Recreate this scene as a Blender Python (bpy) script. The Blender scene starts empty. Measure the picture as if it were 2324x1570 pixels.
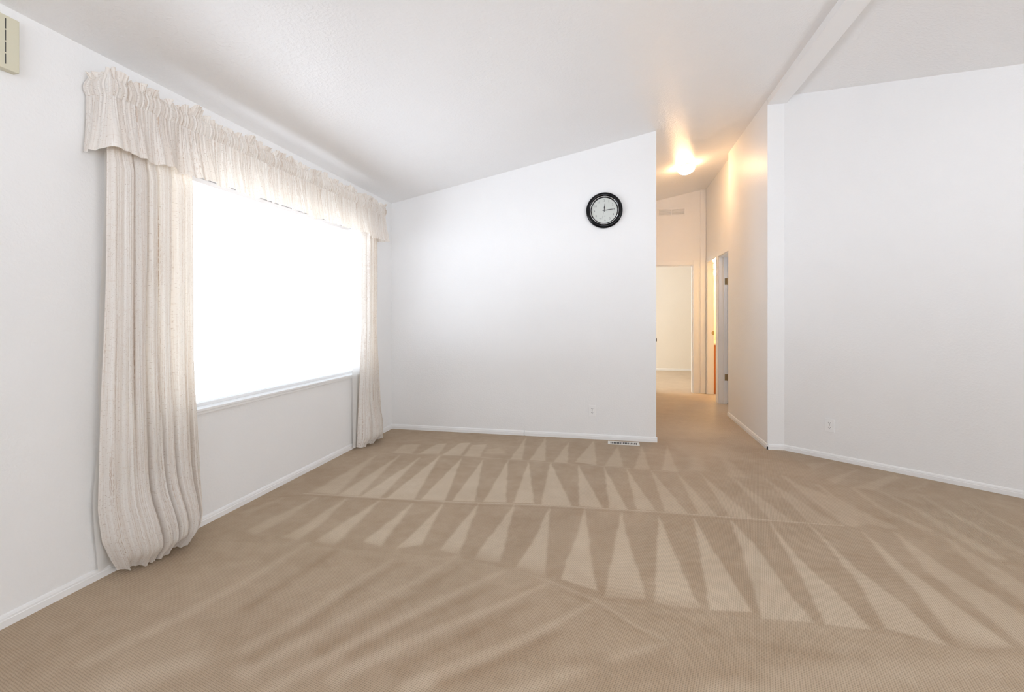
import bpy, bmesh, math, random
import numpy as np
from mathutils import Vector, Matrix
random.seed(7); rng=np.random.default_rng(7)
S=bpy.context.scene; C=S.collection
R=math.radians
SKY,EXPO,REAR,SIDE,BED,LAMP=10,-.05,4,92,108,72
GROUND=(.665,.70,.78,1); SKYC=(.15,.16,.175,1); BULB,STUDY=600,1.5
CARP0,CARP1=(.325,.222,.136),(.64,.53,.40)
# ------------------------------------------------------------------ camera, light, exposure
cam=bpy.data.cameras.new('camera'); co=bpy.data.objects.new('camera',cam); C.objects.link(co)
co.location=(0,0,1.22); co.rotation_euler=(R(90),0,R(11.75))
cam.sensor_width=36; cam.lens=36*1082/2324; cam.shift_y=(717-785)/2324*-1*-1
cam.clip_start=.02; S.camera=co
w=bpy.data.worlds.new('overcast_sky'); S.world=w; w.use_nodes=True
bg=w.node_tree.nodes['Background']; bg.inputs[1].default_value=SKY
_tc=w.node_tree.nodes.new('ShaderNodeTexCoord'); _sp=w.node_tree.nodes.new('ShaderNodeSeparateXYZ'); _mr=w.node_tree.nodes.new('ShaderNodeMapRange'); _mx=w.node_tree.nodes.new('ShaderNodeMix')
_mx.data_type='RGBA'; _mr.inputs[1].default_value=-.06; _mr.inputs[2].default_value=.06
_mx.inputs[6].default_value=GROUND; _mx.inputs[7].default_value=SKYC      # bright ground below, overcast sky above
w.node_tree.links.new(_tc.outputs['Generated'],_sp.inputs[0]); w.node_tree.links.new(_sp.outputs[2],_mr.inputs[0]); w.node_tree.links.new(_mr.outputs[0],_mx.inputs[0]); w.node_tree.links.new(_mx.outputs[2],bg.inputs[0])
vs=S.view_settings; vs.view_transform='Standard'; vs.look='None'; vs.gamma=1; vs.use_curve_mapping=False; vs.exposure=EXPO
S.display_settings.display_device='sRGB'
S.cycles.max_bounces=14; S.cycles.diffuse_bounces=8; S.cycles.glossy_bounces=4; S.cycles.transparent_max_bounces=12
S.cycles.sample_clamp_indirect=8; S.cycles.caustics_reflective=False; S.cycles.caustics_refractive=False
try: S.cycles.use_denoising=True
except Exception: pass
def area(name,loc,target,sx,sy,power=None,portal=False,color=(1,1,1)):
    l=bpy.data.lights.new(name,'AREA'); l.shape='RECTANGLE'; l.size=sx; l.size_y=sy
    if portal: l.cycles.is_portal=True
    else: l.energy=power; l.color=color
    o=bpy.data.objects.new(name,l); C.objects.link(o); o.location=loc
    o.rotation_euler=(Vector(target)-Vector(loc)).to_track_quat('-Z','Y').to_euler()
    return o
XL=-2.334; YB=4.80
WY0,WY1,WZ0,WZ1=2.0,4.27,.672,2.025       # big window opening
area('window_portal',(XL-.115,(WY0+WY1)/2,(WZ0+WZ1)/2),(0,(WY0+WY1)/2,(WZ0+WZ1)/2),WY1-WY0,WZ1-WZ0,portal=True)
area('rear_fill_light',(0.9,-3.56,1.25),(0.9,0,1.25),4.0,2.1,REAR,color=(.97,.985,1))  # fill light from behind the camera, added to brighten the room
area('side_fill_light',(4.74,-.6,1.35),(0,-.6,1.35),2.6,1.4,SIDE,color=(.97,.985,1))  # main fill light, added out of view on the right
area('bedroom_window_daylight',(-2.42,9.7,1.35),(-.3,9.5,-.9),1.8,1.4,BED,color=(1,.97,.90))
area('study_window_daylight',(3.56,5.8,1.4),(0,5.8,1.4),.9,1.0,STUDY,color=(1,.98,.92))

# ------------------------------------------------------------------ node helpers
def mat(name):
    m=bpy.data.materials.new(name); m.use_nodes=True; nt=m.node_tree; b=nt.nodes['Principled BSDF']; return m,nt,b
def N(nt,t,**k):
    n=nt.nodes.new(t)
    for a,v in k.items():
        if a.startswith('i_'): 
            key=a[2:]; key=int(key) if key.isdigit() else key.replace('_',' ')
            n.inputs[key].default_value=v
        else: setattr(n,a,v)
    return n
def math_(nt,op,a,b=None,clamp=False):
    n=nt.nodes.new('ShaderNodeMath'); n.operation=op; n.use_clamp=clamp
    for i,x in enumerate((a,b)):
        if x is None: continue
        if isinstance(x,(int,float)): n.inputs[i].default_value=x
        else: nt.links.new(x,n.inputs[i])
    return n.outputs[0]
def mixc(nt,f,a,b,bt='MIX'):
    n=nt.nodes.new('ShaderNodeMix'); n.data_type='RGBA'; n.blend_type=bt
    for s,x in ((0,f),(6,a),(7,b)):
        if isinstance(x,(int,float)): n.inputs[s].default_value=x
        elif isinstance(x,tuple): n.inputs[s].default_value=(*x,1) if len(x)==3 else x
        else: nt.links.new(x,n.inputs[s])
    return n.outputs[2]
def rampf(nt,f,p0,p1):
    n=nt.nodes.new('ShaderNodeMapRange'); n.inputs[1].default_value=p0; n.inputs[2].default_value=p1; n.clamp=True
    nt.links.new(f,n.inputs[0]); return n.outputs[0]
def noise(nt,vec,scale,detail=2,rough=.5,dim='3D'):
    n=nt.nodes.new('ShaderNodeTexNoise'); n.inputs['Scale'].default_value=scale; n.inputs['Detail'].default_value=detail; n.inputs['Roughness'].default_value=rough
    if vec is not None: nt.links.new(vec,n.inputs['Vector'])
    return n.outputs[0]
def objco(nt,scale=(1,1,1)):
    t=nt.nodes.new('ShaderNodeNewGeometry'); m=nt.nodes.new('ShaderNodeMapping'); m.inputs['Scale'].default_value=scale
    nt.links.new(t.outputs['Position'],m.inputs[0]); return m.outputs[0]
def bump(nt,b,h,strength,dist):
    n=nt.nodes.new('ShaderNodeBump'); n.inputs['Strength'].default_value=strength; n.inputs['Distance'].default_value=dist
    nt.links.new(h,n.inputs['Height']); nt.links.new(n.outputs[0],b.inputs['Normal'])
def plain(name,col,rough=.5,metal=0,spec=.5):
    m,nt,b=mat(name); b.inputs['Base Color'].default_value=(*col,1); b.inputs['Roughness'].default_value=rough
    b.inputs['Metallic'].default_value=metal; b.inputs['Specular IOR Level'].default_value=spec; return m
def paint(name,col,rough,bs,bscale,var=.02):
    m,nt,b=mat(name); p=objco(nt)
    n1=noise(nt,p,1.3,3); c=mixc(nt,rampf(nt,n1,.35,.65),tuple(x*(1-var) for x in col),col)
    nt.links.new(c,b.inputs['Base Color']); b.inputs['Roughness'].default_value=rough
    b.inputs['Specular IOR Level'].default_value=.35
    n2=noise(nt,p,bscale,3,.55); bump(nt,b,rampf(nt,n2,.42,.66),bs,.002); return m
WALL=paint('white_wall_paint',(.862,.862,.862),.42,.25,70)
CEIL=paint('white_ceiling_paint',(.86,.86,.862),.33,.5,55)
CEIL.node_tree.nodes['Principled BSDF'].inputs['Specular IOR Level'].default_value=.5
CREAM=paint('cream_wall_paint',(.86,.82,.75),.5,.2,70)
TRIM=plain('white_trim_paint',(.86,.86,.86),.33)
DOORP=plain('white_door_paint',(.80,.80,.78),.35)
PLASTIC=plain('white_plastic',(.88,.88,.88),.3)
SLOT=plain('dark_slot',(.03,.03,.032),.6)
SLOTG=plain('grey_slot',(.16,.16,.165),.6)
BRASS=plain('aged_brass',(.42,.30,.16),.35,1)
BRONZE=plain('dark_bronze',(.10,.075,.05),.35,.9)
BLACK=plain('gloss_black_plastic',(.003,.003,.004),.12,0,.22)
CHROME=plain('chrome',(.75,.75,.75),.2,1)
DIAL=plain('clock_dial_paper',(.70,.71,.67),.6)
INK=plain('grey_ink',(.12,.12,.12),.6)
HAND=plain('dark_hand_metal',(.05,.045,.045),.4,.3)
ALMOND=plain('almond_plastic',(.66,.63,.49),.45)
REGW=plain('register_enamel',(.80,.77,.72),.35)
WOOD,nt,b=mat('orange_oak')
p=objco(nt,(14,14,1.2)); c=mixc(nt,noise(nt,p,2.2,4),(.36,.10,.025),(.55,.20,.05)); nt.links.new(c,b.inputs['Base Color']); b.inputs['Roughness'].default_value=.35
def emit(name,col,st):
    m,nt,b=mat(name); b.inputs['Base Color'].default_value=(.9,.87,.8,1); b.inputs['Emission Color'].default_value=(*col,1); b.inputs['Emission Strength'].default_value=st; b.inputs['Roughness'].default_value=.25; return m
LAMPG=emit('lit_lamp_glass',(1,.60,.30),LAMP)
BULBG=emit('lit_bulb_glass',(1,.66,.30),BULB)
GLASS=bpy.data.materials.new('window_glass'); GLASS.use_nodes=True; nt=GLASS.node_tree; nt.nodes.remove(nt.nodes['Principled BSDF'])
tr=N(nt,'ShaderNodeBsdfTransparent'); gl=N(nt,'ShaderNodeBsdfGlossy',i_Roughness=.02); lw=N(nt,'ShaderNodeLayerWeight'); fr=N(nt,'ShaderNodeMapRange'); mx=N(nt,'ShaderNodeMixShader')
tr.inputs[0].default_value=(.96,.97,.97,1)
nt.links.new(math_(nt,'POWER',lw.outputs['Facing'],5),fr.inputs[0]); fr.inputs[3].default_value=.03; fr.inputs[4].default_value=.7
nt.links.new(fr.outputs[0],mx.inputs[0]); nt.links.new(tr.outputs[0],mx.inputs[1]); nt.links.new(gl.outputs[0],mx.inputs[2]); nt.links.new(mx.outputs[0],nt.nodes['Material Output'].inputs[0])
# ---- woven drapery: ivory with brown slub lines and flecks, light passes through
def drape(name,trans=.34,plainw=False):
    m=bpy.data.materials.new(name); m.use_nodes=True; nt=m.node_tree; b=nt.nodes['Principled BSDF']
    uv=N(nt,'ShaderNodeUVMap',uv_map='UVMap')
    def mp(sx,sy,oz=0):
        q=N(nt,'ShaderNodeMapping'); q.inputs['Scale'].default_value=(sx,sy,1); q.inputs['Location'].default_value=(oz,oz*.7,oz); nt.links.new(uv.outputs[0],q.inputs[0]); return q.outputs[0]
    if plainw:
        col=mixc(nt,noise(nt,mp(30,30),1,2),(.83,.82,.80),(.87,.86,.845))
    else:
        broad=rampf(nt,noise(nt,mp(17,.25),1,2),.38,.62)
        col=mixc(nt,broad,(.82,.765,.715),(.90,.87,.84))
        zones=rampf(nt,noise(nt,mp(11,.5,3),1,1),.42,.58)
        lines=rampf(nt,noise(nt,mp(190,1.6,7),1,2,.6),.54,.62)
        chain=rampf(nt,noise(nt,mp(150,46,11),1,1),.36,.52)
        lf=math_(nt,'MULTIPLY',math_(nt,'MULTIPLY',lines,chain),math_(nt,'MULTIPLY_ADD',zones,.75)); 
        lf.node.inputs[1].default_value=1
        nt.links.new(math_(nt,'MULTIPLY',lines,chain),lf.node.inputs[0])
        zz=math_(nt,'ADD',math_(nt,'MULTIPLY',zones,.72),.25)
        nt.links.new(zz,lf.node.inputs[1])
        col=mixc(nt,lf,col,(.57,.44,.35))
        pale=rampf(nt,noise(nt,mp(240,6,17),1,2),.58,.66)
        col=mixc(nt,math_(nt,'MULTIPLY',pale,.7),col,(.94,.92,.90))
        fl_=rampf(nt,noise(nt,mp(42,330,23),1,2,.6),.63,.69)
        col=mixc(nt,math_(nt,'MULTIPLY',fl_,.7),col,(.36,.23,.14))
        fh=rampf(nt,noise(nt,mp(9,60,31),1,2,.6),.60,.70)
        col=mixc(nt,math_(nt,'MULTIPLY',fh,.15),col,(.62,.47,.36))
        bump(nt,b,math_(nt,'ADD',lines,pale),.35,.0012)
    nt.links.new(col,b.inputs['Base Color']); b.inputs['Roughness'].default_value=.85; b.inputs['Specular IOR Level'].default_value=.1
    t=N(nt,'ShaderNodeBsdfTranslucent'); nt.links.new(mixc(nt,1.0,col,(1,.95,.82),'MULTIPLY') if not plainw else col,t.inputs[0])
    ms=N(nt,'ShaderNodeMixShader'); ms.inputs[0].default_value=trans
    nt.links.new(b.outputs[0],ms.inputs[1]); nt.links.new(t.outputs[0],ms.inputs[2]); nt.links.new(ms.outputs[0],nt.nodes['Material Output'].inputs[0])
    return m
DRAPE=drape('slub_drapery',.20); LINING=drape('white_lining',.5,True)
# ---- carpet
CARPET,nt,b=mat('beige_tufted_carpet')
at=N(nt,'ShaderNodeAttribute',attribute_name='nap_and_hall_light')
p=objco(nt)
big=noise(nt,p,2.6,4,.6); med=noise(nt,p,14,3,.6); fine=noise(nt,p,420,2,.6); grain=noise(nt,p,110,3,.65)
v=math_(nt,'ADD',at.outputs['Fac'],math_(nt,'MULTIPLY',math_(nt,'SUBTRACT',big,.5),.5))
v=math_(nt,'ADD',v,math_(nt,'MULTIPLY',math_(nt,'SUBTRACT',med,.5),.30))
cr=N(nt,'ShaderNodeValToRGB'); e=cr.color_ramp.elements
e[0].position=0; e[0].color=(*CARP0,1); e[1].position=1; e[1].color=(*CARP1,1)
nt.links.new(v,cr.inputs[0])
sx=N(nt,'ShaderNodeSeparateXYZ'); nt.links.new(p,sx.inputs[0])
# staggered tuft rows, about 8 mm apart
k=2*math.pi/.0135
wob=math_(nt,'MULTIPLY',math_(nt,'SUBTRACT',noise(nt,p,30,2),.5),2.2)
a1=math_(nt,'SINE',math_(nt,'ADD',math_(nt,'MULTIPLY',math_(nt,'ADD',sx.outputs[0],math_(nt,'MULTIPLY',sx.outputs[1],.55)),k),wob))
a2=math_(nt,'SINE',math_(nt,'ADD',math_(nt,'MULTIPLY',math_(nt,'SUBTRACT',sx.outputs[1],math_(nt,'MULTIPLY',sx.outputs[0],.62)),k),wob))
tuft=math_(nt,'ADD',math_(nt,'MULTIPLY',math_(nt,'MULTIPLY',a1,a2),.5),.5)
pit=rampf(nt,tuft,.0,.55)
tint=math_(nt,'ADD',math_(nt,'MULTIPLY',pit,.42),math_(nt,'ADD',.49,math_(nt,'MULTIPLY',math_(nt,'ADD',fine,grain),.16)))
cmb=N(nt,'ShaderNodeCombineColor'); [nt.links.new(tint,cmb.inputs[i]) for i in range(3)]
nt.links.new(mixc(nt,1.0,cr.outputs[0],cmb.outputs[0],'MULTIPLY'),b.inputs['Base Color'])
b.inputs['Roughness'].default_value=.95; b.inputs['Specular IOR Level'].default_value=.08
b.inputs['Sheen Weight'].default_value=.12; b.inputs['Sheen Roughness'].default_value=.5
bump(nt,b,math_(nt,'ADD',tuft,math_(nt,'MULTIPLY',fine,.6)),.5,.003)

# ------------------------------------------------------------------ mesh helpers
def link(name,me,m,parent=None,smooth=False):
    o=bpy.data.objects.new(name,me); C.objects.link(o)
    if m is not None:
        for q in (m if isinstance(m,list) else [m]): me.materials.append(q)
    if smooth:
        for q in me.polygons: q.use_smooth=True
    if parent: o.parent=parent
    return o
class MB:
    def __init__(s): s.bm=bmesh.new(); s.T=Matrix()
    def hexa(s,pts,mi=0):
        v=[s.bm.verts.new(s.T@Vector(q)) for q in pts]
        for f in ((3,2,1,0),(4,5,6,7),(0,1,5,4),(1,2,6,5),(2,3,7,6),(3,0,4,7)):
            fc=s.bm.faces.new([v[i] for i in f]); fc.material_index=mi
        return v
    def box(s,x0,x1,y0,y1,z0,z1,mi=0):
        return s.hexa([(x0,y0,z0),(x1,y0,z0),(x1,y1,z0),(x0,y1,z0),(x0,y0,z1),(x1,y0,z1),(x1,y1,z1),(x0,y1,z1)],mi)
    def prism(s,poly,dirv,mi=0):
        d=Vector(dirv); a=[s.bm.verts.new(s.T@Vector(q)) for q in poly]; b=[s.bm.verts.new(s.T@(Vector(q)+d)) for q in poly]
        n=len(a); s.bm.faces.new(a[::-1]).material_index=mi; s.bm.faces.new(b).material_index=mi
        for i in range(n): s.bm.faces.new((a[i],a[(i+1)%n],b[(i+1)%n],b[i])).material_index=mi
    def lathe(s,prof,n=48,mi=0,cap=True):       # profile (r,z) about local z
        rings=[[s.bm.verts.new(s.T@Vector((r*math.cos(2*math.pi*i/n),r*math.sin(2*math.pi*i/n),z))) for i in range(n)] for r,z in prof]
        for a,b in zip(rings,rings[1:]):
            for i in range(n): 
                f=s.bm.faces.new((a[i],a[(i+1)%n],b[(i+1)%n],b[i])); f.material_index=mi; f.smooth=True
        if cap:
            s.bm.faces.new(rings[0][::-1]).material_index=mi; s.bm.faces.new(rings[-1]).material_index=mi
    def out(s,name,m,parent=None,bevel=0,smooth=False,segs=2):
        bmesh.ops.recalc_face_normals(s.bm,faces=s.bm.faces[:])
        me=bpy.data.meshes.new(name); s.bm.to_mesh(me); s.bm.free()
        o=link(name,me,m,parent,smooth)
        if bevel:
            q=o.modifiers.new('edge','BEVEL'); q.width=bevel; q.segments=segs; q.limit_method='ANGLE'; q.angle_limit=R(40)
        return o
def struct(o): o['kind']='structure'; return o
def thing(name,label,cat,loc,group=None):
    o=bpy.data.objects.new(name,None); C.objects.link(o); o.location=loc; o.empty_display_size=.05
    tag(o,label,cat,group); return o
def tag(o,label,cat,group=None):
    o['label']=label; o['category']=cat
    if group: o['group']=group
    return o
def zl(x): return 2.44+.207*(x-XL)          # left ceiling slope
def zr(x): return 3.196-.269*(x-1.646)      # right ceiling slope
XR=4.66

# vacuum strokes in the pile: (lightness, edge softness, outline or line on the floor in metres)
WEDGES=[
(0.8,0.012,[(-1.466,3.948),(-1.283,2.97),(-1.474,2.95)]),
(0.8,0.008,[(-1.258,3.926),(-1.075,2.994),(-1.241,2.985)]),
(0.8,0.008,[(-1.066,3.914),(-0.88,3.02),(-1.028,3.004)]),
(0.8,0.008,[(-0.855,3.945),(-0.676,3.051),(-0.82,3.032)]),
(0.8,0.008,[(-0.678,3.938),(-0.492,3.07),(-0.624,3.055)]),
(0.8,0.008,[(-0.496,3.965),(-0.249,3.073),(-0.444,3.058)]),
(0.8,0.008,[(-0.266,3.946),(-0.055,3.09),(-0.199,3.083)]),
(0.75,0.008,[(-0.056,3.919),(0.101,3.092),(-0.011,3.09)]),
(0.7,0.008,[(0.119,3.916),(0.273,3.107),(0.158,3.111)]),
(0.66,0.008,[(0.309,3.92),(0.464,3.101),(0.331,3.112)]),
(0.62,0.01,[(0.504,3.882),(0.637,3.102),(0.526,3.108)]),
(0.6,0.01,[(0.676,3.917),(0.846,3.088),(0.71,3.118)]),
(0.56,0.012,[(0.896,3.89),(1.062,3.09),(0.933,3.119)]),
(0.52,0.015,[(1.129,3.909),(1.295,3.114),(1.143,3.125)]),
(0.55,0.03,[(1.292,3.845),(1.483,3.573),(1.585,3.156),(1.377,3.149)]),
(0.75,0.015,[(-1.615,3.864),(-1.519,2.949),(-1.656,2.952)]),
(0.7,0.018,[(-1.813,3.876),(-1.679,2.947),(-1.82,2.951)]),
(0.62,0.025,[(-2.021,3.86),(-1.843,2.946),(-2.033,2.951)]),
(0.8,0.01,[(-1.075,2.987),(-0.99,2.392),(-1.104,2.319),(-1.076,2.688)]),
(0.8,0.01,[(-0.846,3.004),(-0.762,2.331),(-0.877,2.362)]),
(0.8,0.01,[(-0.613,3.03),(-0.539,2.3),(-0.68,2.297)]),
(0.8,0.008,[(-0.385,3.048),(-0.318,2.363),(-0.298,2.204),(-0.457,2.262),(-0.414,2.522)]),
(0.8,0.008,[(-0.164,3.068),(-0.084,2.289),(-0.061,2.151),(-0.224,2.212),(-0.217,2.384),(-0.189,2.631)]),
(0.8,0.008,[(0.064,3.05),(0.084,2.722),(0.116,2.449),(0.15,2.125),(-0.03,2.107),(-0.006,2.344),(0.034,2.764)]),
(0.82,0.008,[(0.285,3.038),(0.313,2.65),(0.34,2.318),(0.365,2.104),(0.186,2.104),(0.186,2.159),(0.203,2.312),(0.24,2.654)]),
(0.8,0.008,[(0.487,3.074),(0.513,2.711),(0.547,2.384),(0.566,2.127),(0.402,2.105),(0.424,2.358),(0.462,2.729)]),
(0.76,0.01,[(0.698,3.07),(0.752,2.725),(0.767,2.283),(0.789,2.101),(0.595,2.087),(0.625,2.308),(0.671,2.708)]),
(0.74,0.01,[(0.919,3.076),(0.924,2.653),(0.971,2.359),(0.993,2.1),(0.829,2.1),(0.865,2.382),(0.892,2.754)]),
(0.72,0.012,[(1.134,3.123),(1.158,2.604),(1.211,2.313),(1.223,2.057),(1.051,2.12),(1.105,2.433),(1.126,2.802)]),
(0.7,0.015,[(1.394,3.042),(1.394,2.653),(1.423,2.358),(1.449,2.097),(1.259,2.05),(1.319,2.408),(1.345,2.714)]),
(0.62,0.018,[(1.567,3.078),(1.588,2.679),(1.631,2.473),(1.659,2.231),(1.496,2.011),(1.495,2.392),(1.478,2.644)]),
(0.55,0.02,[(1.798,3.092),(1.829,2.784),(1.838,2.596),(1.847,2.403),(1.706,2.22),(1.719,2.429),(1.731,2.723)]),
(0.8,0.015,[(-1.265,2.917),(-1.197,2.334),(-1.31,2.361)]),
(0.75,0.018,[(-1.498,2.922),(-1.464,2.54),(-1.444,2.293),(-1.568,2.307),(-1.541,2.617)]),
(0.66,0.02,[(-1.727,2.89),(-1.674,2.545),(-1.67,2.304),(-1.779,2.311),(-1.743,2.482),(-1.757,2.688)]),
(0.6,0.025,[(-1.942,2.893),(-1.916,2.565),(-1.94,2.309),(-2.024,2.342),(-2.017,2.474),(-1.975,2.668)]),
(0.5,0.03,[(-2.161,2.815),(-2.181,2.523),(-2.255,2.554)]),
(0.6,0.02,[(-1.923,4.218),(-1.782,4.263),(-1.725,3.949),(-1.915,3.951)]),
(0.68,0.015,[(-1.623,4.312),(-1.544,4.344),(-1.492,3.997),(-1.667,3.975)]),
(0.7,0.012,[(-1.421,4.386),(-1.33,4.415),(-1.292,3.989),(-1.452,3.965)]),
(0.66,0.012,[(-1.286,4.34),(-1.158,4.393),(-1.116,3.994),(-1.255,3.979)]),
(0.55,0.03,[(-1.1,4.221),(-1.011,4.299),(-0.915,4.131),(-1.114,4.09)]),
(0.68,0.01,[(-0.839,4.728),(-0.74,3.982),(-0.842,3.973)]),
(0.68,0.01,[(-0.643,4.769),(-0.545,3.988),(-0.676,3.983)]),
(0.68,0.01,[(-0.404,4.614),(-0.355,3.968),(-0.469,3.971)]),
(0.68,0.01,[(-0.165,4.73),(-0.117,3.965),(-0.296,4.007)]),
(0.6,0.012,[(0.06,4.568),(0.098,3.963),(-0.053,3.955)]),
(0.6,0.012,[(0.282,4.614),(0.302,3.943),(0.179,3.928)]),
(0.6,0.012,[(0.516,4.693),(0.509,3.915),(0.396,3.938)]),
(0.5,0.04,[(0.754,4.712),(0.742,3.996),(0.589,3.964)]),
(0.5,0.04,[(0.941,4.531),(1.019,3.886),(0.893,3.88)]),
(0.5,0.08,[(0.477,4.863),(1.031,4.816),(1.14,4.348),(0.66,4.445)]),
(0.5,0.02,[(1.579,4.353),(1.839,4.468),(1.565,4.2)]),
(0.52,0.02,[(1.574,3.962),(1.922,4.274),(1.597,3.88)]),
(0.52,0.02,[(1.675,3.806),(2.139,4.201),(2.135,4.118),(1.799,3.788)]),
(0.46,0.02,[(2.009,3.823),(2.302,4.084),(2.204,3.942)])]
STROKES=[
(0.56,0.02,[((1.286,3.972),0.0168),((1.333,3.356),0.0195),((1.377,3.149),0.0389)]),
(0.55,0.02,[((1.462,3.825),0.0127),((1.472,3.385),0.0223),((1.577,3.155),0.0384)]),
(0.52,0.02,[((1.675,3.806),0.0125),((1.682,3.428),0.0167),((1.766,3.159),0.0303)]),
(0.52,0.02,[((1.842,3.754),0.0092),((1.89,3.451),0.0194),((1.89,3.112),0.0344),((1.913,2.872),0.0336)]),
(0.5,0.02,[((2.062,3.75),0.009),((2.06,3.418),0.0189),((2.092,2.955),0.0296),((2.121,2.715),0.0267)]),
(0.48,0.02,[((2.275,3.691),0.0087),((2.284,3.227),0.0174),((2.308,2.954),0.0224)]),
(0.72,0.006,[((-2.069,2.92),0.0045),((-1.457,2.954),0.0059),((-1.07,2.98),0.0058),((-0.437,3.052),0.0071),((0.282,3.095),0.0069),((0.916,3.103),0.0066),((1.317,3.107),0.0077)]),
(0.55,0.006,[((-1.667,3.968),0.0039),((-1.289,3.985),0.0058),((-0.679,3.957),0.0056),((-0.053,3.943),0.0054),((0.508,3.904),0.0052)]),
(0.2,0.012,[((-2.258,2.811),0.0059),((-2.048,2.891),0.006),((-1.441,2.922),0.0058),((-1.057,2.945),0.0057),((-0.432,3.017),0.0056),((0.279,3.058),0.0054),((0.904,3.063),0.0052)]),
(0.6,0.03,[((-1.602,2.28),0.0071),((-1.626,2.027),0.0193),((-1.672,1.792),0.0252),((-1.714,1.603),0.0301),((-1.811,1.345),0.0312)]),
(0.56,0.03,[((-1.067,2.221),0.0066),((-1.163,1.961),0.0179),((-1.232,1.686),0.0246),((-1.312,1.518),0.0292)]),
(0.6,0.03,[((-0.769,2.305),0.0089),((-0.882,2.053),0.0182),((-1.018,1.819),0.0239),((-1.118,1.607),0.0283),((-1.223,1.414),0.0302)]),
(0.62,0.025,[((-0.509,2.219),0.0084),((-0.715,1.948),0.0209),((-0.89,1.693),0.0255),((-1.0,1.512),0.028),((-1.102,1.351),0.0286)]),
(0.64,0.02,[((-0.289,2.157),0.008),((-0.459,1.96),0.0186),((-0.651,1.764),0.0258),((-0.794,1.602),0.0288),((-0.91,1.449),0.0326)]),
(0.66,0.02,[((-0.065,2.07),0.0075),((-0.291,1.804),0.0202),((-0.495,1.606),0.0309),((-0.648,1.465),0.0362)]),
(0.66,0.03,[((0.182,1.855),0.0066),((0.006,1.73),0.0172),((-0.169,1.611),0.0253),((-0.328,1.494),0.0311)]),
(0.6,0.012,[((-0.462,2.253),0.0043),((-0.259,2.175),0.006),((-0.065,2.08),0.0076),((0.1,1.936),0.0078),((0.194,1.882),0.0067)]),
(0.28,0.02,[((-0.215,2.12),0.0039),((-0.064,2.045),0.0056),((0.098,1.906),0.0077),((0.175,1.863),0.0066)]),
(0.22,0.04,[((-1.019,2.174),0.0086),((-1.117,1.915),0.0175),((-1.176,1.66),0.019),((-1.247,1.485),0.0205)]),
(0.22,0.04,[((-0.73,2.222),0.0064),((-0.819,1.994),0.0157),((-0.939,1.779),0.0179),((-1.035,1.563),0.0193)]),
(0.22,0.04,[((-1.405,2.237),0.0114),((-1.432,2.055),0.0192),((-1.49,1.724),0.0221)]),
(0.22,0.04,[((-0.565,2.029),0.0058),((-0.782,1.769),0.0175),((-0.913,1.566),0.0207)]),
(0.22,0.04,[((-0.342,1.994),0.0075),((-0.54,1.752),0.0202),((-0.724,1.528),0.0228)]),
(0.22,0.04,[((-0.21,1.821),0.0084),((-0.39,1.63),0.0186),((-0.541,1.506),0.022)]),
(0.62,0.05,[((-1.46,1.418),0.0467),((-1.611,1.264),0.0507)]),
(0.27,0.05,[((0.164,2.023),0.009),((0.418,1.952),0.0202),((0.648,1.907),0.0224),((0.874,1.904),0.0156)]),
(0.56,0.07,[((0.324,1.639),0.0355),((0.749,1.804),0.0447),((1.221,1.95),0.046),((1.403,1.971),0.0456)]),
(0.3,0.06,[((-0.087,1.704),0.0109),((0.198,1.72),0.0198),((0.46,1.754),0.0195)])]
# ------------------------------------------------------------------ floor: one carpeted floor, pile brushed by the vacuum, hall part lightened as if lamplit
fine_x=np.arange(-2.40,3.30,.0085); fine_y=np.arange(.86,5.0,.0085)
gx=np.concatenate([[-2.46],fine_x,np.arange(3.4,5.0,.2)]); gy=np.concatenate([np.arange(-3.62,.8,.2),fine_y,np.arange(5.1,11.5,.25)])
X,Y=np.meshgrid(gx,gy)
nap_and_hall_light=np.full(X.shape,.33)
# between the rows the pile lies one way, in front it is mixed
def sstep(d,s): t=np.clip(d/s*.5+.5,0,1); return t*t*(3-2*t)
front=np.interp(X,[-2.4,-2.2,-1.77,-1.1,-.75,-.45,-.3,-.05,.2,.8,1.2,1.6,2.4],[2.1,2.187,2.25,2.28,2.30,2.24,2.19,2.08,2.07,2.09,2.07,1.95,1.75])
nap_and_hall_light=np.where(Y<front,.40,nap_and_hall_light); band=np.exp(-((Y-front)/.05)**2); nap_and_hall_light=nap_and_hall_light+.02*band
nap_and_hall_light=nap_and_hall_light+(.85-nap_and_hall_light)*np.clip((Y-4.75)/.5,0,1)*(X>.42)  # hall carpet colour lightened in place of lamp light on it
wob=.010*np.sin(X*23+np.sin(Y*17)*2)+.006*np.sin(Y*41+X*13)
def over(val,mask): 
    global nap_and_hall_light
    nap_and_hall_light=nap_and_hall_light*(1-mask)+val*mask
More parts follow.
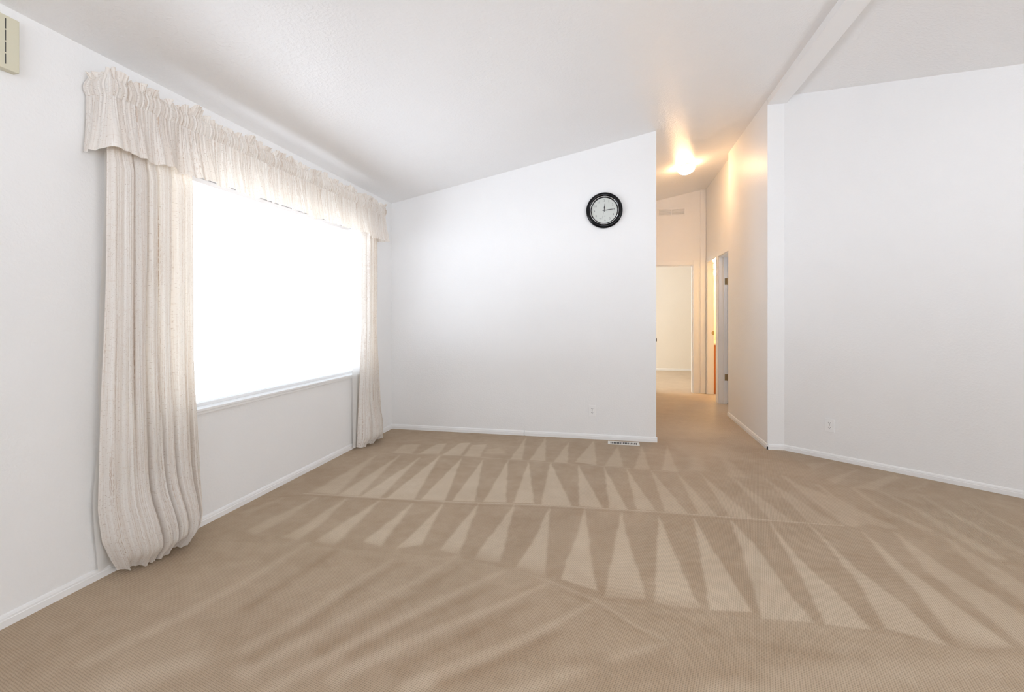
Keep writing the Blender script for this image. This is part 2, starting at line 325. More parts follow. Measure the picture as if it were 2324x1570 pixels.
for val,soft,poly in WEDGES:
    P=np.array(poly); lo=P.min(0)-.06; hi=P.max(0)+.06
    jx=(gx>=lo[0])&(gx<=hi[0]); jy=(gy>=lo[1])&(gy<=hi[1])
    if not jx.any() or not jy.any(): continue
    xs,ys=np.meshgrid(gx[jx],gy[jy]); w2=wob[np.ix_(jy,jx)]*.22; xs=xs+w2; 
    inside=np.zeros(xs.shape,bool); dist=np.full(xs.shape,9.)
    n=len(P)
    for i in range(n):
        (x1,y1),(x2,y2)=P[i],P[(i+1)%n]
        ex,ey=x2-x1,y2-y1; t=np.clip(((xs-x1)*ex+(ys-y1)*ey)/(ex*ex+ey*ey+1e-9),0,1)
        dist=np.minimum(dist,np.hypot(xs-x1-t*ex,ys-y1-t*ey))
        cr_=(y1>ys)!=(y2>ys)
        if abs(ey)>1e-9: inside^=cr_&(xs<ex*(ys-y1)/ey+x1)
    sd=np.where(inside,dist,-dist); mk=sstep(sd,soft)
    if P[:,1].max()<3.06: mk=mk*sstep(ys-front[np.ix_(jy,jx)]-.05,.10)       # these strokes run out softly at the near end
    sub=nap_and_hall_light[np.ix_(jy,jx)]; nap_and_hall_light[np.ix_(jy,jx)]=sub*(1-mk)+val*mk
for val,soft,pts in STROKES:
    A=np.array([p_[0] for p_ in pts]); lo=A.min(0)-.15; hi=A.max(0)+.15
    jx=(gx>=lo[0])&(gx<=hi[0]); jy=(gy>=lo[1])&(gy<=hi[1])
    if not jx.any() or not jy.any(): continue
    xs,ys=np.meshgrid(gx[jx],gy[jy]); best=np.full(xs.shape,-9.)
    for (q1,h1),(q2,h2) in zip(pts,pts[1:]):
        x1,y1=q1; ex,ey=q2[0]-x1,q2[1]-y1; t=np.clip(((xs-x1)*ex+(ys-y1)*ey)/(ex*ex+ey*ey+1e-9),0,1)
        best=np.maximum(best,h1+(h2-h1)*t-np.hypot(xs-x1-t*ex,ys-y1-t*ey))
    mk=sstep(best,soft)
    sub=nap_and_hall_light[np.ix_(jy,jx)]; nap_and_hall_light[np.ix_(jy,jx)]=sub*(1-mk)+val*mk
ny,nx=X.shape
me=bpy.data.meshes.new('floor')
me.vertices.add(nx*ny); me.vertices.foreach_set('co',np.stack([X,Y,np.zeros_like(X)],-1).astype(np.float32).ravel())
I=np.arange(nx*ny).reshape(ny,nx); F=np.stack([I[:-1,:-1],I[:-1,1:],I[1:,1:],I[1:,:-1]],-1).reshape(-1,4)
me.loops.add(F.size); me.loops.foreach_set('vertex_index',F.ravel().astype(np.int32)); me.polygons.add(len(F))
me.polygons.foreach_set('loop_start',np.arange(0,F.size,4,dtype=np.int32)); me.polygons.foreach_set('loop_total',np.full(len(F),4,np.int32))
me.update(calc_edges=True)
me.attributes.new('nap_and_hall_light','FLOAT','POINT').data.foreach_set('value',nap_and_hall_light.astype(np.float32).ravel())
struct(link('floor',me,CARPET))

# ------------------------------------------------------------------ ceiling
m=MB(); YN,YF=-3.62,11.4
for x0,x1,f in ((-2.46,1.48,zl),(1.48,4.82,zr)):
    t=.12
    m.hexa([(x0,YN,f(x0)),(x1,YN,f(x1)),(x1,YF,f(x1)),(x0,YF,f(x0)),(x0,YN,f(x0)+t),(x1,YN,f(x1)+t),(x1,YF,f(x1)+t),(x0,YF,f(x0)+t)])
struct(m.out('ceiling',CEIL))
m=MB(); m.box(1.404,1.562,-3.5,4.756,3.155,3.30); struct(m.out('trim_beam',TRIM,bevel=.004))

# ------------------------------------------------------------------ walls
m=MB()
xa,xb=XL-.12,XL
m.box(xa,xb,-3.62,WY0,0,2.47); m.box(xa,xb,WY1,4.9,0,2.47); m.box(xa,xb,WY0,WY1,0,WZ0); m.box(xa,xb,WY0,WY1,WZ1,2.47)
struct(m.out('wall_left',WALL))
m=MB(); m.prism([(XL-.12,YB,0),(.426,YB,0),(.426,YB,zl(.426)+.03),(XL-.12,YB,zl(XL-.12)+.03)],(0,.10,0)); struct(m.out('wall_back',WALL))
# hall: left side with a closet door, right side in two planes, end wall with the bedroom doorway
m=MB(); zt=zl(.426)+.02
m.box(.326,.426,4.9,5.40,0,zt); m.box(.326,.426,6.12,7.98,0,zt); m.box(.326,.426,5.40,6.12,2.03,zt); struct(m.out('wall_hall_left',WALL))
m=MB(); m.box(1.404,1.544,4.756,6.26,0,3.155); m.prism([(1.404,4.757,3.155),(1.48,4.757,3.155),(1.48,4.757,zl(1.48)+.02),(1.404,4.757,zl(1.404)+.02)],(0,1.503,0))
m.box(1.48,1.544,4.757,6.26,3.155,3.24)
struct(m.out('wall_hall_near',WALL))
m=MB(); zt=3.255
for y0,y1,z0 in ((6.262,6.34,0),(6.34,7.106,2.05),(7.106,7.26,0),(7.26,7.93,2.07),(7.93,8.08,0)): m.box(1.47,1.58 if y0<7.2 else 1.568,y0,y1,z0,zt)
struct(m.out('wall_hall_right',WALL))
m=MB(); m.prism([(.326,7.98,0),(.51,7.98,0),(.51,7.98,2.03),(1.271,7.98,2.03),(1.271,7.98,0),(1.469,7.98,0),(1.469,7.98,zl(1.469)+.03),(.326,7.98,zl(.326)+.03)],(0,.10,0)); struct(m.out('wall_hall_end',WALL))
# angled wall to the right of the beam
ax,ay=1.544,4.756; dx,dy=.7815,-.624; nx_,ny_=.624,.7815; Lw=3.99
ex,ey=ax+dx*Lw,ay+dy*Lw
m=MB(); m.prism([(ax,ay,0),(ex,ey,0),(ex,ey,zr(ex)+.03),(ax+dx*.02,ay+dy*.02,zr(ax)+.02),(ax,ay,zr(ax)+.02)],(nx_*.1,ny_*.1,0)); struct(m.out('wall_right',WALL))
# behind the camera: side and rear walls, their unseen windows added for fill light
m=MB(); x0,x1=XR,XR+.12
m.box(x0,x1,-3.62,-1.9,0,2.5); m.box(x0,x1,.7,ey+.1,0,2.5); m.box(x0,x1,-1.9,.7,0,.65); m.box(x0,x1,-1.9,.7,2.05,2.5); struct(m.out('wall_side',WALL))
m=MB(); y0,y1=-3.62,-3.50
m.prism([(XL-.12,y0,0),(-1.1,y0,0),(-1.1,y0,2.3),(2.9,y0,2.3),(2.9,y0,0),(XR+.12,y0,0),(XR+.12,y0,zr(XR)+.03),(1.48,y0,3.26),(XL-.12,y0,2.47)],(0,.12,0)); m.box(-1.1,2.9,y0,y1,0,.2)
struct(m.out('wall_rear',WALL))
# rooms beyond the hall
m=MB(); m.prism([(XL-.12,11.15,0),(2.7,11.15,0),(2.7,11.15,2.93),(1.48,11.15,3.26),(XL-.12,11.15,2.47)],(0,.1,0)); m.box(1.47,1.568,8.081,9.2,0,3.255); m.box(2.6,2.7,9.301,11.149,0,2.96)
m.box(XL-.12,XL,4.901,8.8,0,2.47); m.box(XL-.12,XL,10.6,11.149,0,2.47); m.box(XL-.12,XL,8.8,10.6,0,.65); m.box(XL-.12,XL,8.8,10.6,2.05,2.47)
m.prism([(XL,7.98,0),(.325,7.98,0),(.325,7.98,zl(.325)+.03),(XL,7.98,2.47)],(0,.1,0))
struct(m.out('wall_bedroom',CREAM))
m=MB(); m.box(1.581,3.5,7.2,7.3,0,3.24); m.box(1.47,3.5,9.2,9.3,0,3.23); m.box(3.4,3.5,7.3,9.2,0,3.0); struct(m.out('wall_bathroom',CREAM))
m=MB(); m.box(3.5,3.62,5.0,5.3,0,3.0); m.box(3.5,3.62,6.3,7.3,0,3.0); m.box(3.5,3.62,5.3,6.3,0,.9); m.box(3.5,3.62,5.3,6.3,1.9,3.0); m.box(1.58,3.62,4.98,5.08,0,3.2); struct(m.out('wall_study',WALL))

# ------------------------------------------------------------------ baseboards: small moulded profile swept along each wall foot
def baseboard(name,a,b,gap=None):
    a,b=Vector(a),Vector(b); d=(b-a).normalized(); n=Vector((d.y,-d.x,0))*-1     # room lies to the left of a->b
    prof=[(0,0),(.012,0),(.012,.028),(.0095,.031),(.0095,.038),(.006,.046),(.001,.050),(0,.050)]
    m=MB(); segs=[(0,(b-a).length)] if gap is None else [(0,gap),(gap+.009,(b-a).length)]
    for s0,s1 in segs:
        m.prism([a+d*s0+n*p_+Vector((0,0,z)) for p_,z in prof],d*(s1-s0))
    return struct(m.out(name,TRIM))
baseboard('baseboard_left',(XL,4.788,0),(XL,-3.5,0))
baseboard('baseboard_back',(.436,YB,0),(XL,YB,0),gap=1.30)
baseboard('baseboard_hall_near',(1.404,6.26,0),(1.404,4.744,0)) if False else baseboard('baseboard_hall_near',(1.404,4.744,0),(1.404,6.26,0))
baseboard('baseboard_post',(1.55,4.756,0),(1.392,4.756,0))
baseboard('baseboard_right',(ex,ey,0),(ax+.004,ay-.003,0))
baseboard('baseboard_bedroom',(2.6,11.15,0),(XL,11.15,0))

# ------------------------------------------------------------------ windows
def window(name,rect,axis,pos,depth,panes):
    # rect (u0,u1,z0,z1) in the wall plane, axis 'x' = plane of constant x
    u0,u1,z0,z1=rect; fw=.03
    m=MB()
    def bx(a0,a1,c0,c1,d0,d1):
        m.box(*((d0,d1,a0,a1,c0,c1) if axis=='x' else (a0,a1,d0,d1,c0,c1)))
    d0,d1=sorted((pos,pos+depth))
    bx(u0,u0+fw,z0,z1,d0,d1); bx(u1-fw,u1,z0,z1,d0,d1); bx(u0+fw,u1-fw,z0,z0+fw,d0,d1); bx(u0+fw,u1-fw,z1-fw,z1,d0,d1)
    if panes==2: c=(u0+u1)/2; bx(c-.02,c+.02,z0+fw,z1-fw,d0,d1)
    fr=struct(m.out(name,TRIM,bevel=.003))
    m=MB(); dm=(d0+d1)/2
    if axis=='x': m.box(dm-.002,dm+.002,u0+.028,u1-.028,z0+.028,z1-.028)
    else: m.box(u0+.028,u1-.028,dm-.002,dm+.002,z0+.028,z1-.028)
    m.out('window_pane',GLASS,fr); return fr
w1=window('window_1',(WY0,WY1,WZ0,WZ1),'x',XL-.11,.05,1)
m=MB(); m.box(XL-.06,XL+.02,WY0-.04,WY1+.04,WZ0-.004,WZ0+.012); m.box(XL,XL+.012,WY0-.03,WY1+.03,WZ0-.022,WZ0-.004); m.out('window_sill',TRIM,w1,bevel=.003)
# white head rail of a raised blind inside the opening
m=MB(); m.box(XL-.055,XL-.012,WY0+.01,WY1-.01,WZ1-.030,WZ1-.001); m.out('blind_headrail',TRIM,w1,bevel=.003)
window('window_added_rear',(-1.1,2.9,.2,2.3),'y',-3.50,-.05,2)  # unseen rear window, added to go with the rear fill light
window('window_added_side',(-1.9,.7,.65,2.05),'x',XR,.05,2)  # unseen side window, added to go with the side fill light
window('window_4',(8.8,10.6,.65,2.05),'x',XL-.01,-.05,2)
window('window_5',(5.3,6.3,.9,1.9),'x',3.5,.05,1)

# ------------------------------------------------------------------ hall doors and casings
def casing(m,axis,plane,out,u0,u1,ztop,w=.068,t=.014):
    def bx(a0,a1,c0,c1):
        d0,d1=sorted((plane,plane+out*t))
        m.box(*((d0,d1,a0,a1,c0,c1) if axis=='x' else (a0,a1,d0,d1,c0,c1)))
    bx(u0-w,u0,0,ztop+w); bx(u1,u1+w,0,ztop+w); bx(u0,u1,ztop,ztop+w)
m=MB(); casing(m,'y',7.98,-1,.51,1.271,2.03,.072); m.box(1.257,1.271,7.985,8.08,0,2.03); m.box(.51,.524,7.985,8.08,0,2.03); m.box(.524,1.257,7.985,8.08,2.016,2.03)
struct(m.out('trim_bedroom_doorway',TRIM,bevel=.003))
m=MB(); casing(m,'x',1.47,-1,6.345,7.106,2.05,.066)
for y0,y1 in ((7.094,7.106),(6.345,6.357)): m.box(1.471,1.579,y0,y1,0,2.05)
m.box(1.471,1.579,6.357,7.094,2.038,2.05); m.box(1.53,1.542,7.082,7.094,0,2.038)
struct(m.out('trim_study_doorway',TRIM,bevel=.002))
m=MB(); casing(m,'x',1.47,-1,7.26,7.93,2.07,.045,.007)
for y0,y1 in ((7.918,7.93),(7.26,7.268)): m.box(1.471,1.567,y0,y1,0,2.07)
m.box(1.471,1.567,7.268,7.918,2.058,2.07)
struct(m.out('trim_bathroom_doorway',TRIM,bevel=.002))
m=MB(); m.box(1.376,1.455,7.966,7.98,0,zl(1.4)-.002); struct(m.out('trim_corner_board',TRIM,bevel=.003))
m=MB(); casing(m,'x',.426,1,5.40,6.12,2.03,.06,.012); struct(m.out('trim_closet_doorway',TRIM,bevel=.002))
# closet door on the left side of the hall, its knob stands out past the wall corner
m=MB(); m.box(.385,.422,5.403,6.117,.012,2.026)
d1=struct(m.out('door_1',DOORP,bevel=.002))
m=MB(); m.T=Matrix.Translation((.422,5.462,.957))@Matrix.Rotation(R(90),4,'Y'); m.lathe([(.030,0),(.030,.004),(.011,.006),(.010,.030),(.022,.038),(.029,.050),(.027,.062),(.014,.070),(.004,.071)],28)
m.out('door_knob',BRONZE,d1)
# study door, swung open into the room on its far jamb
m=MB(); m.T=Matrix.Translation((1.583,7.104,0))@Matrix.Rotation(R(1.5),4,'Z'); m.box(0,.72,0,.036,.012,2.034)
d2=struct(m.out('door_2',DOORP,bevel=.002))
for z in (.367,1.70):
    m=MB(); m.box(1.546,1.580,7.0925,7.094,z-.045,z+.045)
    m.T=Matrix.Translation((1.581,7.093,z-.047)); m.lathe([(.005,0),(.0055,.002),(.0055,.092),(.005,.094)],12)
    m.out('hinge',BRASS,d2)
# bathroom door, open inside against the side wall, with the strike plate on the jamb
m=MB(); m.box(1.66,2.26,7.312,7.348,.012,2.055); d3=struct(m.out('door_3',DOORP,bevel=.002))
m=MB(); m.box(1.545,1.575,7.9165,7.918,.925,.985); m.box(1.535,1.545,7.914,7.917,.94,.97); m.out('strike_plate',BRASS,d3)

# ------------------------------------------------------------------ bathroom glimpse
v=thing('bathroom_vanity','orange oak bathroom vanity seen as a thin sliver through the hall doorway','cabinet',(1.9,8.4,0))
def P(mb,name,mt,par,bevel=0,**k):
    o=mb.out(name,mt,par,bevel,**k); o.matrix_parent_inverse=Matrix.Translation(-Vector(par.location)) if par.type=='EMPTY' else Matrix(); return o
m=MB(); m.box(1.572,2.1,7.96,8.9,.0,.765); P(m,'cabinet_body',WOOD,v,.004)
m=MB(); m.box(1.570,2.13,7.945,8.92,.765,.80); P(m,'countertop',plain('cream_countertop',(.75,.68,.55),.3),v,.006)
m=MB(); m.box(2.1,2.118,8.0,8.42,.1,.72); dd=P(m,'door',WOOD,v,.003)
m=MB(); m.box(2.1,2.118,8.44,8.86,.1,.72); P(m,'door',WOOD,v,.003)
vl=thing('vanity_light','row of glowing globe bulbs beside the bathroom mirror','light',(1.582,8.2,2.02))
m=MB(); m.box(1.5685,1.6,8.15,8.25,1.82,2.22); P(m,'backplate',CHROME,vl,.003)
for z in (1.92,2.02,2.12):
    m=MB(); m.T=Matrix.Translation((1.643,8.2,z)); r=.042
    m.lathe([(r*math.sin(t)+.0005,-r*math.cos(t)) for t in np.linspace(.05,math.pi-.05,16)],24); P(m,'bulb',BULBG,vl)
    m=MB(); m.T=Matrix.Translation((1.60,8.2,z))@Matrix.Rotation(R(90),4,'Y'); m.lathe([(.018,0),(.018,.02)],16); P(m,'socket',CHROME,vl)

# ------------------------------------------------------------------ hall ceiling light
lx,ly=.916,6.31; lz=zl(lx); tilt=Matrix.Rotation(-math.atan(.207),4,'Y')
L=thing('ceiling_light','small round glowing glass dome light on the hall ceiling','light',(lx,ly,lz))
m=MB(); m.T=Matrix.Translation((lx,ly,lz))@tilt@Matrix.Rotation(math.pi,4,'X')
m.lathe([(.078,0),(.082,.004),(.082,.022),(.074,.030)],48); P(m,'base',plain('lamp_base_cream',(.72,.62,.42),.3),L)
m=MB(); m.T=Matrix.Translation((lx,ly,lz))@tilt@Matrix.Rotation(math.pi,4,'X')
m.lathe([(.074,.0305),(.100,.033),(.104,.040),(.102,.056),(.090,.078),(.068,.096),(.040,.108),(.014,.113),(.002,.1135)],56); P(m,'glass_dome',LAMPG,L)

# ------------------------------------------------------------------ return-air vent above the bedroom doorway
V=thing('wall_vent','small white louvred vent high on the hall end wall above the doorway','vent',(.94,7.98,2.88))
m=MB(); x0,x1,z0,z1=.735,1.152,2.822,2.936; y0,y1=7.968,7.98
m.box(x0,x1,y0,y1,z0,z0+.014); m.box(x0,x1,y0,y1,z1-.014,z1); m.box(x0,x0+.016,y0,y1,z0+.014,z1-.014); m.box(x1-.016,x1,y0,y1,z0+.014,z1-.014); m.box(.934,.950,y0,y1,z0+.014,z1-.014)
P(m,'frame',TRIM,V,.002)
for a0,a1 in ((x0+.016,.934),(.950,x1-.016)):
    m=MB()
    for i in range(5):
        z=z0+.022+i*.0165; m.hexa([(a0,7.970,z-.004),(a1,7.970,z-.004),(a1,7.979,z+.008),(a0,7.979,z+.008),(a0,7.970,z-.002),(a1,7.970,z-.002),(a1,7.979,z+.010),(a0,7.979,z+.010)])
    P(m,'louvre_panel',TRIM,V)

# ------------------------------------------------------------------ floor register
G=thing('floor_register','white metal floor register with dark slots in the carpet at the back wall','vent',(.117,4.682,0))
x0,x1,y0,y1=-.031,.264,4.628,4.742
m=MB(); h=.0042
m.box(x0,x1,y0,y0+.020,.0005,h); m.box(x0,x1,y1-.020,y1,.0005,h); m.box(x0,x0+.022,y0+.020,y1-.020,.0005,h); m.box(x1-.022,x1,y0+.020,y1-.020,.0005,h)
P(m,'frame',REGW,G,.002)
m=MB(); m.box(x0+.018,x1-.018,y0+.016,y1-.016,.0003,.0012); P(m,'duct_opening',SLOT,G)
n=17; m=MB()
for i in range(n+1):
    c=x0+.022+(x1-x0-.044)*i/n; m.box(c-.0024,c+.0024,y0+.018,y1-.018,.0013,.0030)
P(m,'grille',REGW,G)

# ------------------------------------------------------------------ wall clock
ck=thing('wall_clock','round black rimmed wall clock on the white back wall','clock',(-.066,YB,2.261))
K=Matrix.Translation((-.066,YB-.001,2.261))@Matrix.Rotation(R(90),4,'X')@Matrix.Rotation(R(4),4,'Z')   # local z points into the room
def CK(): q=MB(); q.T=K; return q
m=CK(); m.lathe([(.150,0),(.170,.002),(.1765,.010),(.1765,.018),(.172,.028),(.163,.034),(.152,.035),(.143,.031),(.138,.026),(.136,.014),(.130,.010)],96,cap=False); P(m,'rim',BLACK,ck)
m=CK(); m.lathe([(.1372,.018),(.1392,.024),(.1382,.0275),(.1352,.0275),(.1340,.022),(.1335,.012)],96,cap=False); P(m,'bezel',CHROME,ck)
m=CK(); m.lathe([(.1235,.012),(.134,.0128),(.136,.016)],96,cap=False); P(m,'inner_ring',BLACK,ck)
m=CK(); m.lathe([(.134,.002),(.134,.0095),(.126,.010)],96); dial=P(m,'dial',DIAL,ck)
for hnum in range(1,13):
    cu=bpy.data.curves.new('numeral','FONT'); cu.body=str(hnum); cu.size=.030; cu.align_x='CENTER'; cu.align_y='CENTER'; cu.resolution_u=3
    ob=bpy.data.objects.new('numeral_text',cu); C.objects.link(ob); dg=bpy.context.evaluated_depsgraph_get(); tm=bpy.data.meshes.new_from_object(ob.evaluated_get(dg))
    a=R(90-30*hnum); tm.transform(K@Matrix.Translation((.0965*math.cos(a),.0965*math.sin(a),.0102))@Matrix.Diagonal((.82,1,1,1)))
    bpy.data.objects.remove(ob); bpy.data.curves.remove(cu); tm.materials.clear(); link('numeral',tm,INK,dial)
m=CK(); m.box(-.008,.008,-.058,-.055,.0101,.0104); m.box(-.005,-.001,-.0545,-.053,.0101,.0104); o=m.out('dial_mark',INK,dial)
def hand(name,ang,pts,z,mt):
    q=CK(); q.T=K@Matrix.Rotation(R(-ang),4,'Z'); q.prism([(x,y,z) for x,y in pts],(0,0,.0012)); return P(q,name,mt,ck)
hand('hour_hand',8,[(-.003,-.014),(.003,-.014),(.0034,.012),(.007,.030),(.0028,.046),(.0018,.066),(-.0018,.066),(-.0028,.046),(-.007,.030),(-.0034,.012)],.0125,HAND)
hand('minute_hand',88,[(-.0025,-.018),(.0025,-.018),(.0032,.03),(.0038,.06),(.0014,.098),(-.0014,.098),(-.0038,.06),(-.0032,.03)],.0142,HAND)
hand('second_hand',199,[(-.0007,-.03),(.0007,-.03),(.0005,.09),(-.0005,.09)],.0158,HAND)
m=CK(); m.lathe([(.005,.0105),(.005,.018),(.003,.019)],20); P(m,'hub',HAND,ck)
m=CK(); m.lathe([(.1345,.0215),(.09,.0225),(.04,.023),(.0005,.0232)],64,cap=False); P(m,'glass_lens',GLASS,ck)

# ------------------------------------------------------------------ outlets
def outlet(label,T):
    o=thing('wall_outlet',label,'outlet',T.translation)
    m=MB(); m.T=T; m.box(-.035,.035,-.0055,0,-.057,.057); P(m,'cover_plate',PLASTIC,o,.003)
    for s in (-1,1):
        zc=.0195*s; m=MB(); m.T=T@Matrix.Translation((0,0,zc))@Matrix.Rotation(R(90),4,'X')
        m.prism([(.0172*math.cos(t),max(-.0135,min(.0135,.0172*math.sin(t))),.0055) for t in np.linspace(0,2*math.pi,28,endpoint=False)],(0,0,.0022))
        rc=P(m,'receptacle',PLASTIC,o)
        q=MB(); q.T=T
        q.box(-.0082,-.0054,-.0081,-.0076,zc-.001,zc+.0085); q.box(.0054,.0082,-.0081,-.0076,zc,zc+.0078); q.box(-.0035,.0035,-.0081,-.0076,zc-.0105,zc-.0045)
        q.out('socket_slots',SLOTG,rc)
        rc_=rc
    m=MB(); m.T=T@Matrix.Rotation(R(90),4,'X'); m.lathe([(.0032,.0055),(.0032,.0068),(.0015,.0072)],14); P(m,'screw',CHROME,o)
    return o
outlet('white duplex outlet low on the back wall near the floor register',Matrix.Translation((-.184,YB-.0002,.279)))
a_=(1883-1162)/1082; th=R(11.75); xc=-math.sin(th)+a_*math.cos(th); yc=math.cos(th)+a_*math.sin(th)
dd_=(nx_*ax+ny_*ay)/(nx_*xc+ny_*yc)
outlet('white duplex outlet low on the angled wall right of the hall',Matrix.Translation((dd_*xc-nx_*.0002,dd_*yc-ny_*.0002,1.22-(965-717)/1082*dd_))@Matrix.Rotation(math.atan2(dy,dx),4,'Z'))

# ------------------------------------------------------------------ door chime box
ch=thing('door_chime','almond plastic door chime box with slotted seams high on the window wall','door chime',(XL,1.38,2.285))
m=MB(); x1=XL+.035; m.hexa([(XL+.0002,1.30,2.18),(x1,1.302,2.18),(x1,1.455,2.18),(XL+.0002,1.457,2.18),(XL+.0002,1.30,2.388),(x1,1.302,2.388),(x1,1.455,2.388),(XL+.0002,1.457,2.388)])
P(m,'cover',ALMOND,ch,.003)
for y in (1.347,1.41):
    m=MB()
    for i in range(4): z=2.198+i*.0455; m.box(x1-.001,x1+.0006,y-.0013,y+.0013,z,z+.040)
    P(m,'sound_slot',SLOT,ch)

# ------------------------------------------------------------------ drapery
def sheet(name,pts,uvs,mt,parent,thick=0):
    ny,nx=pts.shape[:2]; me=bpy.data.meshes.new(name)
    I=np.arange(nx*ny).reshape(ny,nx); F=np.stack([I[:-1,:-1],I[:-1,1:],I[1:,1:],I[1:,:-1]],-1).reshape(-1,4)
    me.from_pydata(pts.reshape(-1,3).tolist(),[],F.tolist())
    u=me.uv_layers.new(name='UVMap'); u.data.foreach_set('uv',uvs.reshape(-1,2)[F.ravel()].astype(np.float32).ravel())
    o=link(name,me,mt,parent,True)
    if parent is not None and parent.type=='EMPTY': o.matrix_parent_inverse=Matrix.Translation(-Vector(parent.location))
    if thick: q=o.modifiers.new('cloth','SOLIDIFY'); q.thickness=thick; q.offset=0
    return o
def sm(x): x=np.clip(x,0,1); return x*x*(3-2*x)
def snoise(x,seed,n=6,f0=1.0,fall=.7):
    r=np.random.default_rng(seed); y=0*x
    for i in range(n): y=y+fall**i*np.sin(x*f0*(1.7**i)*2*math.pi+r.uniform(0,6.28))
    return y/2
def cubic(xs,ys,x):
    xs,ys=np.array(xs,float),np.array(ys,float); i=np.clip(np.searchsorted(xs,x)-1,0,len(xs)-2)
    t=np.clip((x-xs[i])/(xs[i+1]-xs[i]),0,1); t=t*t*(3-2*t); return ys[i]*(1-t)+ys[i+1]*t
# --- valance: skirt, gathered rod pocket and standing ruffle, returning to the wall at both ends
VY0,VY1,VX=1.715,4.40,XL+.142
VA=thing('window_valance','gathered ivory slub valance with a ruffled top above the big window','valance',(XL,3.05,2.2))
ret=VX-(XL+.004); Lf=VY1-VY0; Lt=Lf+2*ret
n=1150; q=np.linspace(0,Lt,n)
rc=.03                                    # rounded corners
def path(q):
    x=np.where(q<ret,XL+.004+q,np.where(q<ret+Lf,VX,VX-(q-ret-Lf))); y=np.where(q<ret,VY0,np.where(q<ret+Lf,VY0+(q-ret),VY1))
    nx=np.where(q<ret,0,np.where(q<ret+Lf,1,0)).astype(float); ny=np.where(q<ret,-1,np.where(q<ret+Lf,0,1)).astype(float)
    k=np.ones(25)/25
    def s(a): return np.convolve(np.pad(a,12,mode='edge'),k,'valid')
    nx,ny=s(nx),s(ny); l=np.hypot(nx,ny)+1e-9
    return s(x),s(y),nx/l,ny/l
px,py,pnx,pny=path(q)
edge=sm(q/.05)*sm((Lt-q)/.02)
gather=snoise(q,3,3,48,.8)
broad=snoise(q,5,4,2.3,.8); folds=snoise(q,8,4,4.6,.75)
def ring(z,off,dz=0):
    return np.stack([px+pnx*off,py+pny*off,np.full_like(q,z)+dz],-1)
# skirt
rows=[];uv=[]; T=np.linspace(0,1,34)
sag=.010*snoise(q,13,3,1.1)
for t in T:
    f=sm(t*1.2); off=.004*gather*(1-f)+(.017*f*t**.6)*folds*edge+.010*broad*t+.034*t**1.4*(.6+.4*edge)
    off=off-.004
    z=2.212-t*.252
    rows.append(ring(z,off,(sag*t+.006*folds*t))); uv.append(np.stack([q*1.9,np.full_like(q,z)],-1))
sheet('skirt',np.array(rows),np.array(uv),DRAPE,VA)
# rod pocket
rows=[];uv=[]
for t in np.linspace(0,1,14):
    b_=math.sin(math.pi*t); off=.011*b_+(.0048*gather)*(.35+.65*b_)+.001*folds
    z=2.212+t*.078; rows.append(ring(z,off-.003,.004*broad*t)); uv.append(np.stack([q*2.3,np.full_like(q,z)],-1))
sheet('rod_pocket',np.array(rows),np.array(uv),DRAPE,VA)
# ruffle
fr1=snoise(q,21,4,7.5,.8); fr2=snoise(q,22,4,3.1,.8); hh=.040+.019*snoise(q,23,3,2.6)+.008*fr1
lean=.010*snoise(q,24,3,1.7)
rows=[];uv=[]
for t in np.linspace(0,1,14):
    off=-.003+.0045*gather*(1-t)+(.026*t**.8)*fr1+lean*t*1.6+.010*fr2*t
    rows.append(ring(2.290,off,.004*broad+hh*t-.012*t**3*np.abs(fr1))); uv.append(np.stack([q*2.3,2.29+hh*t],-1))
sheet('ruffle',np.array(rows),np.array(uv),DRAPE,VA)
# rod inside the pocket, bent back to the wall at both ends
m=MB(); m.box(VX-.022,VX-.014,VY0+.016,VY1-.016,2.235,2.268); m.box(XL+.001,VX-.014,VY0+.016,VY0+.024,2.235,2.268); m.box(XL+.001,VX-.014,VY1-.024,VY1-.016,2.235,2.268); P(m,'curtain_rod',TRIM,VA)

# --- curtain panels: hanging folds with a gathered hem that rests on the carpet
def panel(root,yl,yr,xw,prof,bot,seed,n=260,rows=150,ztop=2.19,bulge=.07,hemc=.35,valley=None):
    s=np.linspace(0,1,n); P_=[];U_=[]
    wn=snoise(s,seed,5,6,.75); wn2=snoise(s,seed+1,5,9,.8); hn=snoise(s,seed+2,4,2.5,.7)
    for t in np.linspace(0,1,rows):
        a=np.interp(t,*yl); b=np.interp(t,*yr)
        tb=sm((t-.30)/.6)
        d=cubic(*prof,s)*(1-tb)+cubic(*bot,s)*tb
        d=np.minimum(np.maximum(.012,.088+(d-.088)*1.25),.102+.08*sm((t-.09)/.14))
        drift=.02*math.sin(t*2.2+seed)*np.sin(s*9+seed)
        ss=s+drift*.25*np.sin(math.pi*s)
        off=d+.0035*wn*(.5+.5*np.sin(t*5+s*7))+.006*tb*wn2
        bl=np.exp(-((t-.935)/.085)**2)*np.sin(math.pi*np.clip(s*1.04,0,1))**.7
        off=off+bulge*bl
        tuck=sm((t-.955)/.045); off=off-tuck*(.055+.035*hn)*np.sin(math.pi*s)**.5
        wide=(.006*np.exp(-((t-.93)/.10)**2))*(2*s-1)
        y=a+(b-a)*ss+wide+.004*hn*tb
        zb=.006+.020*(np.abs(hn))*(t>.9)*tuck
        z=ztop*(1-t)+zb*t
        z=np.maximum(z,.006)
        P_.append(np.stack([np.maximum(xw+off,XL+.016),y,z],-1)); U_.append(np.stack([s*.95*(yr[1][1]-yl[1][1])/.45*2.2+seed,np.full(n,z.mean() if t>.98 else ztop*(1-t))],-1))
    return sheet('fabric_panel',np.array(P_),np.array(U_),DRAPE,root)
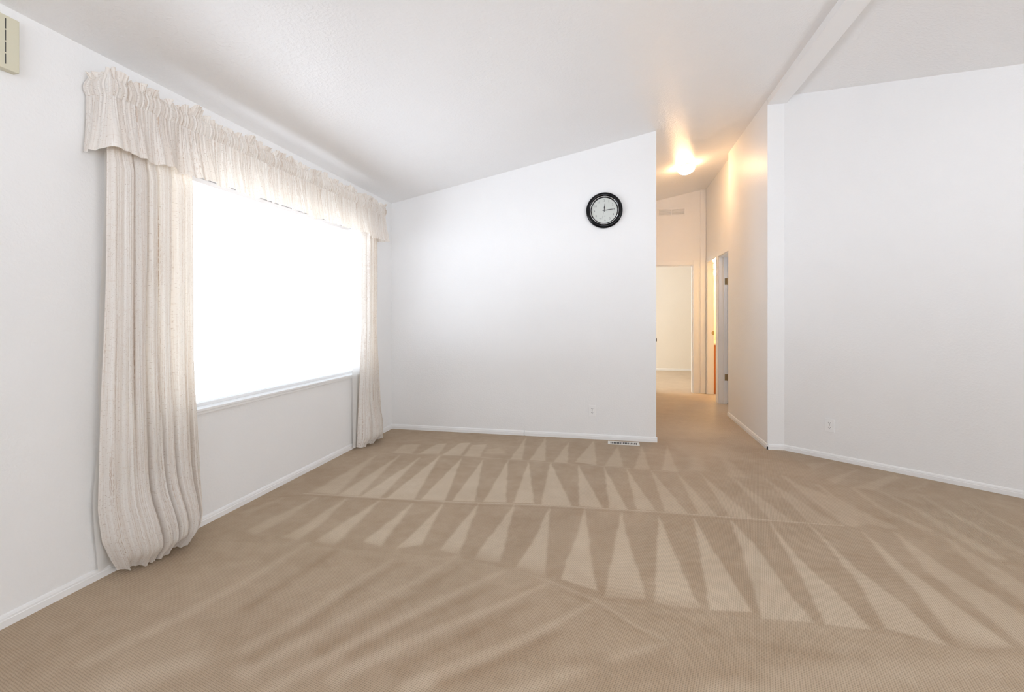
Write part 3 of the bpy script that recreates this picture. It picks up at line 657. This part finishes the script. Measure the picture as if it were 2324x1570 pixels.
def lining(root,name,ya,yb,xw,seed,ztop,zbot,amp=.006,flare=0):
    n=60; s=np.linspace(0,1,n); P_=[];U_=[]
    for t in np.linspace(0,1,70):
        wr=.006*math.sin(t*19+seed)*math.exp(-((t-.72)/.12)**2)+.004*math.sin(t*9+seed)
        a=np.interp(t,*ya)+wr*1.2; b=np.interp(t,*yb)
        off=amp*np.sin(s*7+seed+t*1.5)+amp*.6*np.sin(s*15+t*6)
        z=ztop+(zbot-ztop)*t+0*s-.03*flare*s*t
        P_.append(np.stack([np.maximum(xw+off,XL+.0135),a+(b-a)*s,z],-1)); U_.append(np.stack([s,np.full(n,t*2)],-1))
    return sheet(name,np.array(P_),np.array(U_),LINING,root)
LC=thing('curtain','full length ivory slub curtain at the end of the window beside the door chime','curtain',(XL,2.0,0),'window curtains')
panel(LC,([0,.25,.6,.85,.92,1],[1.742,1.738,1.735,1.742,1.765,1.83]),([0,.4,.6,.8,.93,1],[2.245,2.25,2.252,2.265,2.26,2.215]),XL+.012,
  ([0,.05,.15,.19,.205,.225,.33,.345,.37,.43,.455,.48,.60,.62,.65,.72,.735,.75,.85,.87,.90,1],[.085,.108,.116,.112,.052,.105,.110,.046,.116,.113,.072,.106,.106,.040,.118,.116,.066,.110,.106,.058,.074,.03]),
  ([0,.05,.20,.31,.33,.36,.47,.49,.52,.58,.60,.63,.76,.79,.83,.93,1],[.05,.09,.120,.118,.050,.120,.122,.055,.122,.120,.055,.126,.126,.055,.115,.09,.03]),3,n=440)
lining(LC,'lining',([0,.23,.43,.58,.7,.85,.92,1],[1.777,1.777,1.763,1.756,1.752,1.733,1.742,1.76]),([0,1],[1.90,1.93]),XL+.024,1,2.15,.045)
RC=thing('curtain','narrow ivory slub curtain at the end of the window by the room corner','curtain',(XL,4.15,0),'window curtains')
panel(RC,([0,.5,.62,.8,1],[4.105,4.10,4.07,4.03,4.00]),([0,.6,.85,1],[4.315,4.305,4.33,4.37]),XL+.012,
  ([0,.06,.14,.22,.32,.42,.52,.62,.72,.82,.92,1],[.03,.07,.095,.06,.09,.10,.055,.098,.085,.05,.085,.07]),
  ([0,.06,.15,.24,.33,.42,.50,.58,.68,.74,.80,.88,.95,1],[.05,.09,.11,.06,.10,.125,.085,.12,.115,.05,.11,.10,.06,.10]),12,n=200,bulge=.045)
lining(RC,'lining',([0,.6,1],[3.975,3.967,3.955]),([0,1],[4.20,4.10]),XL+.03,5,2.15,.02,.008)
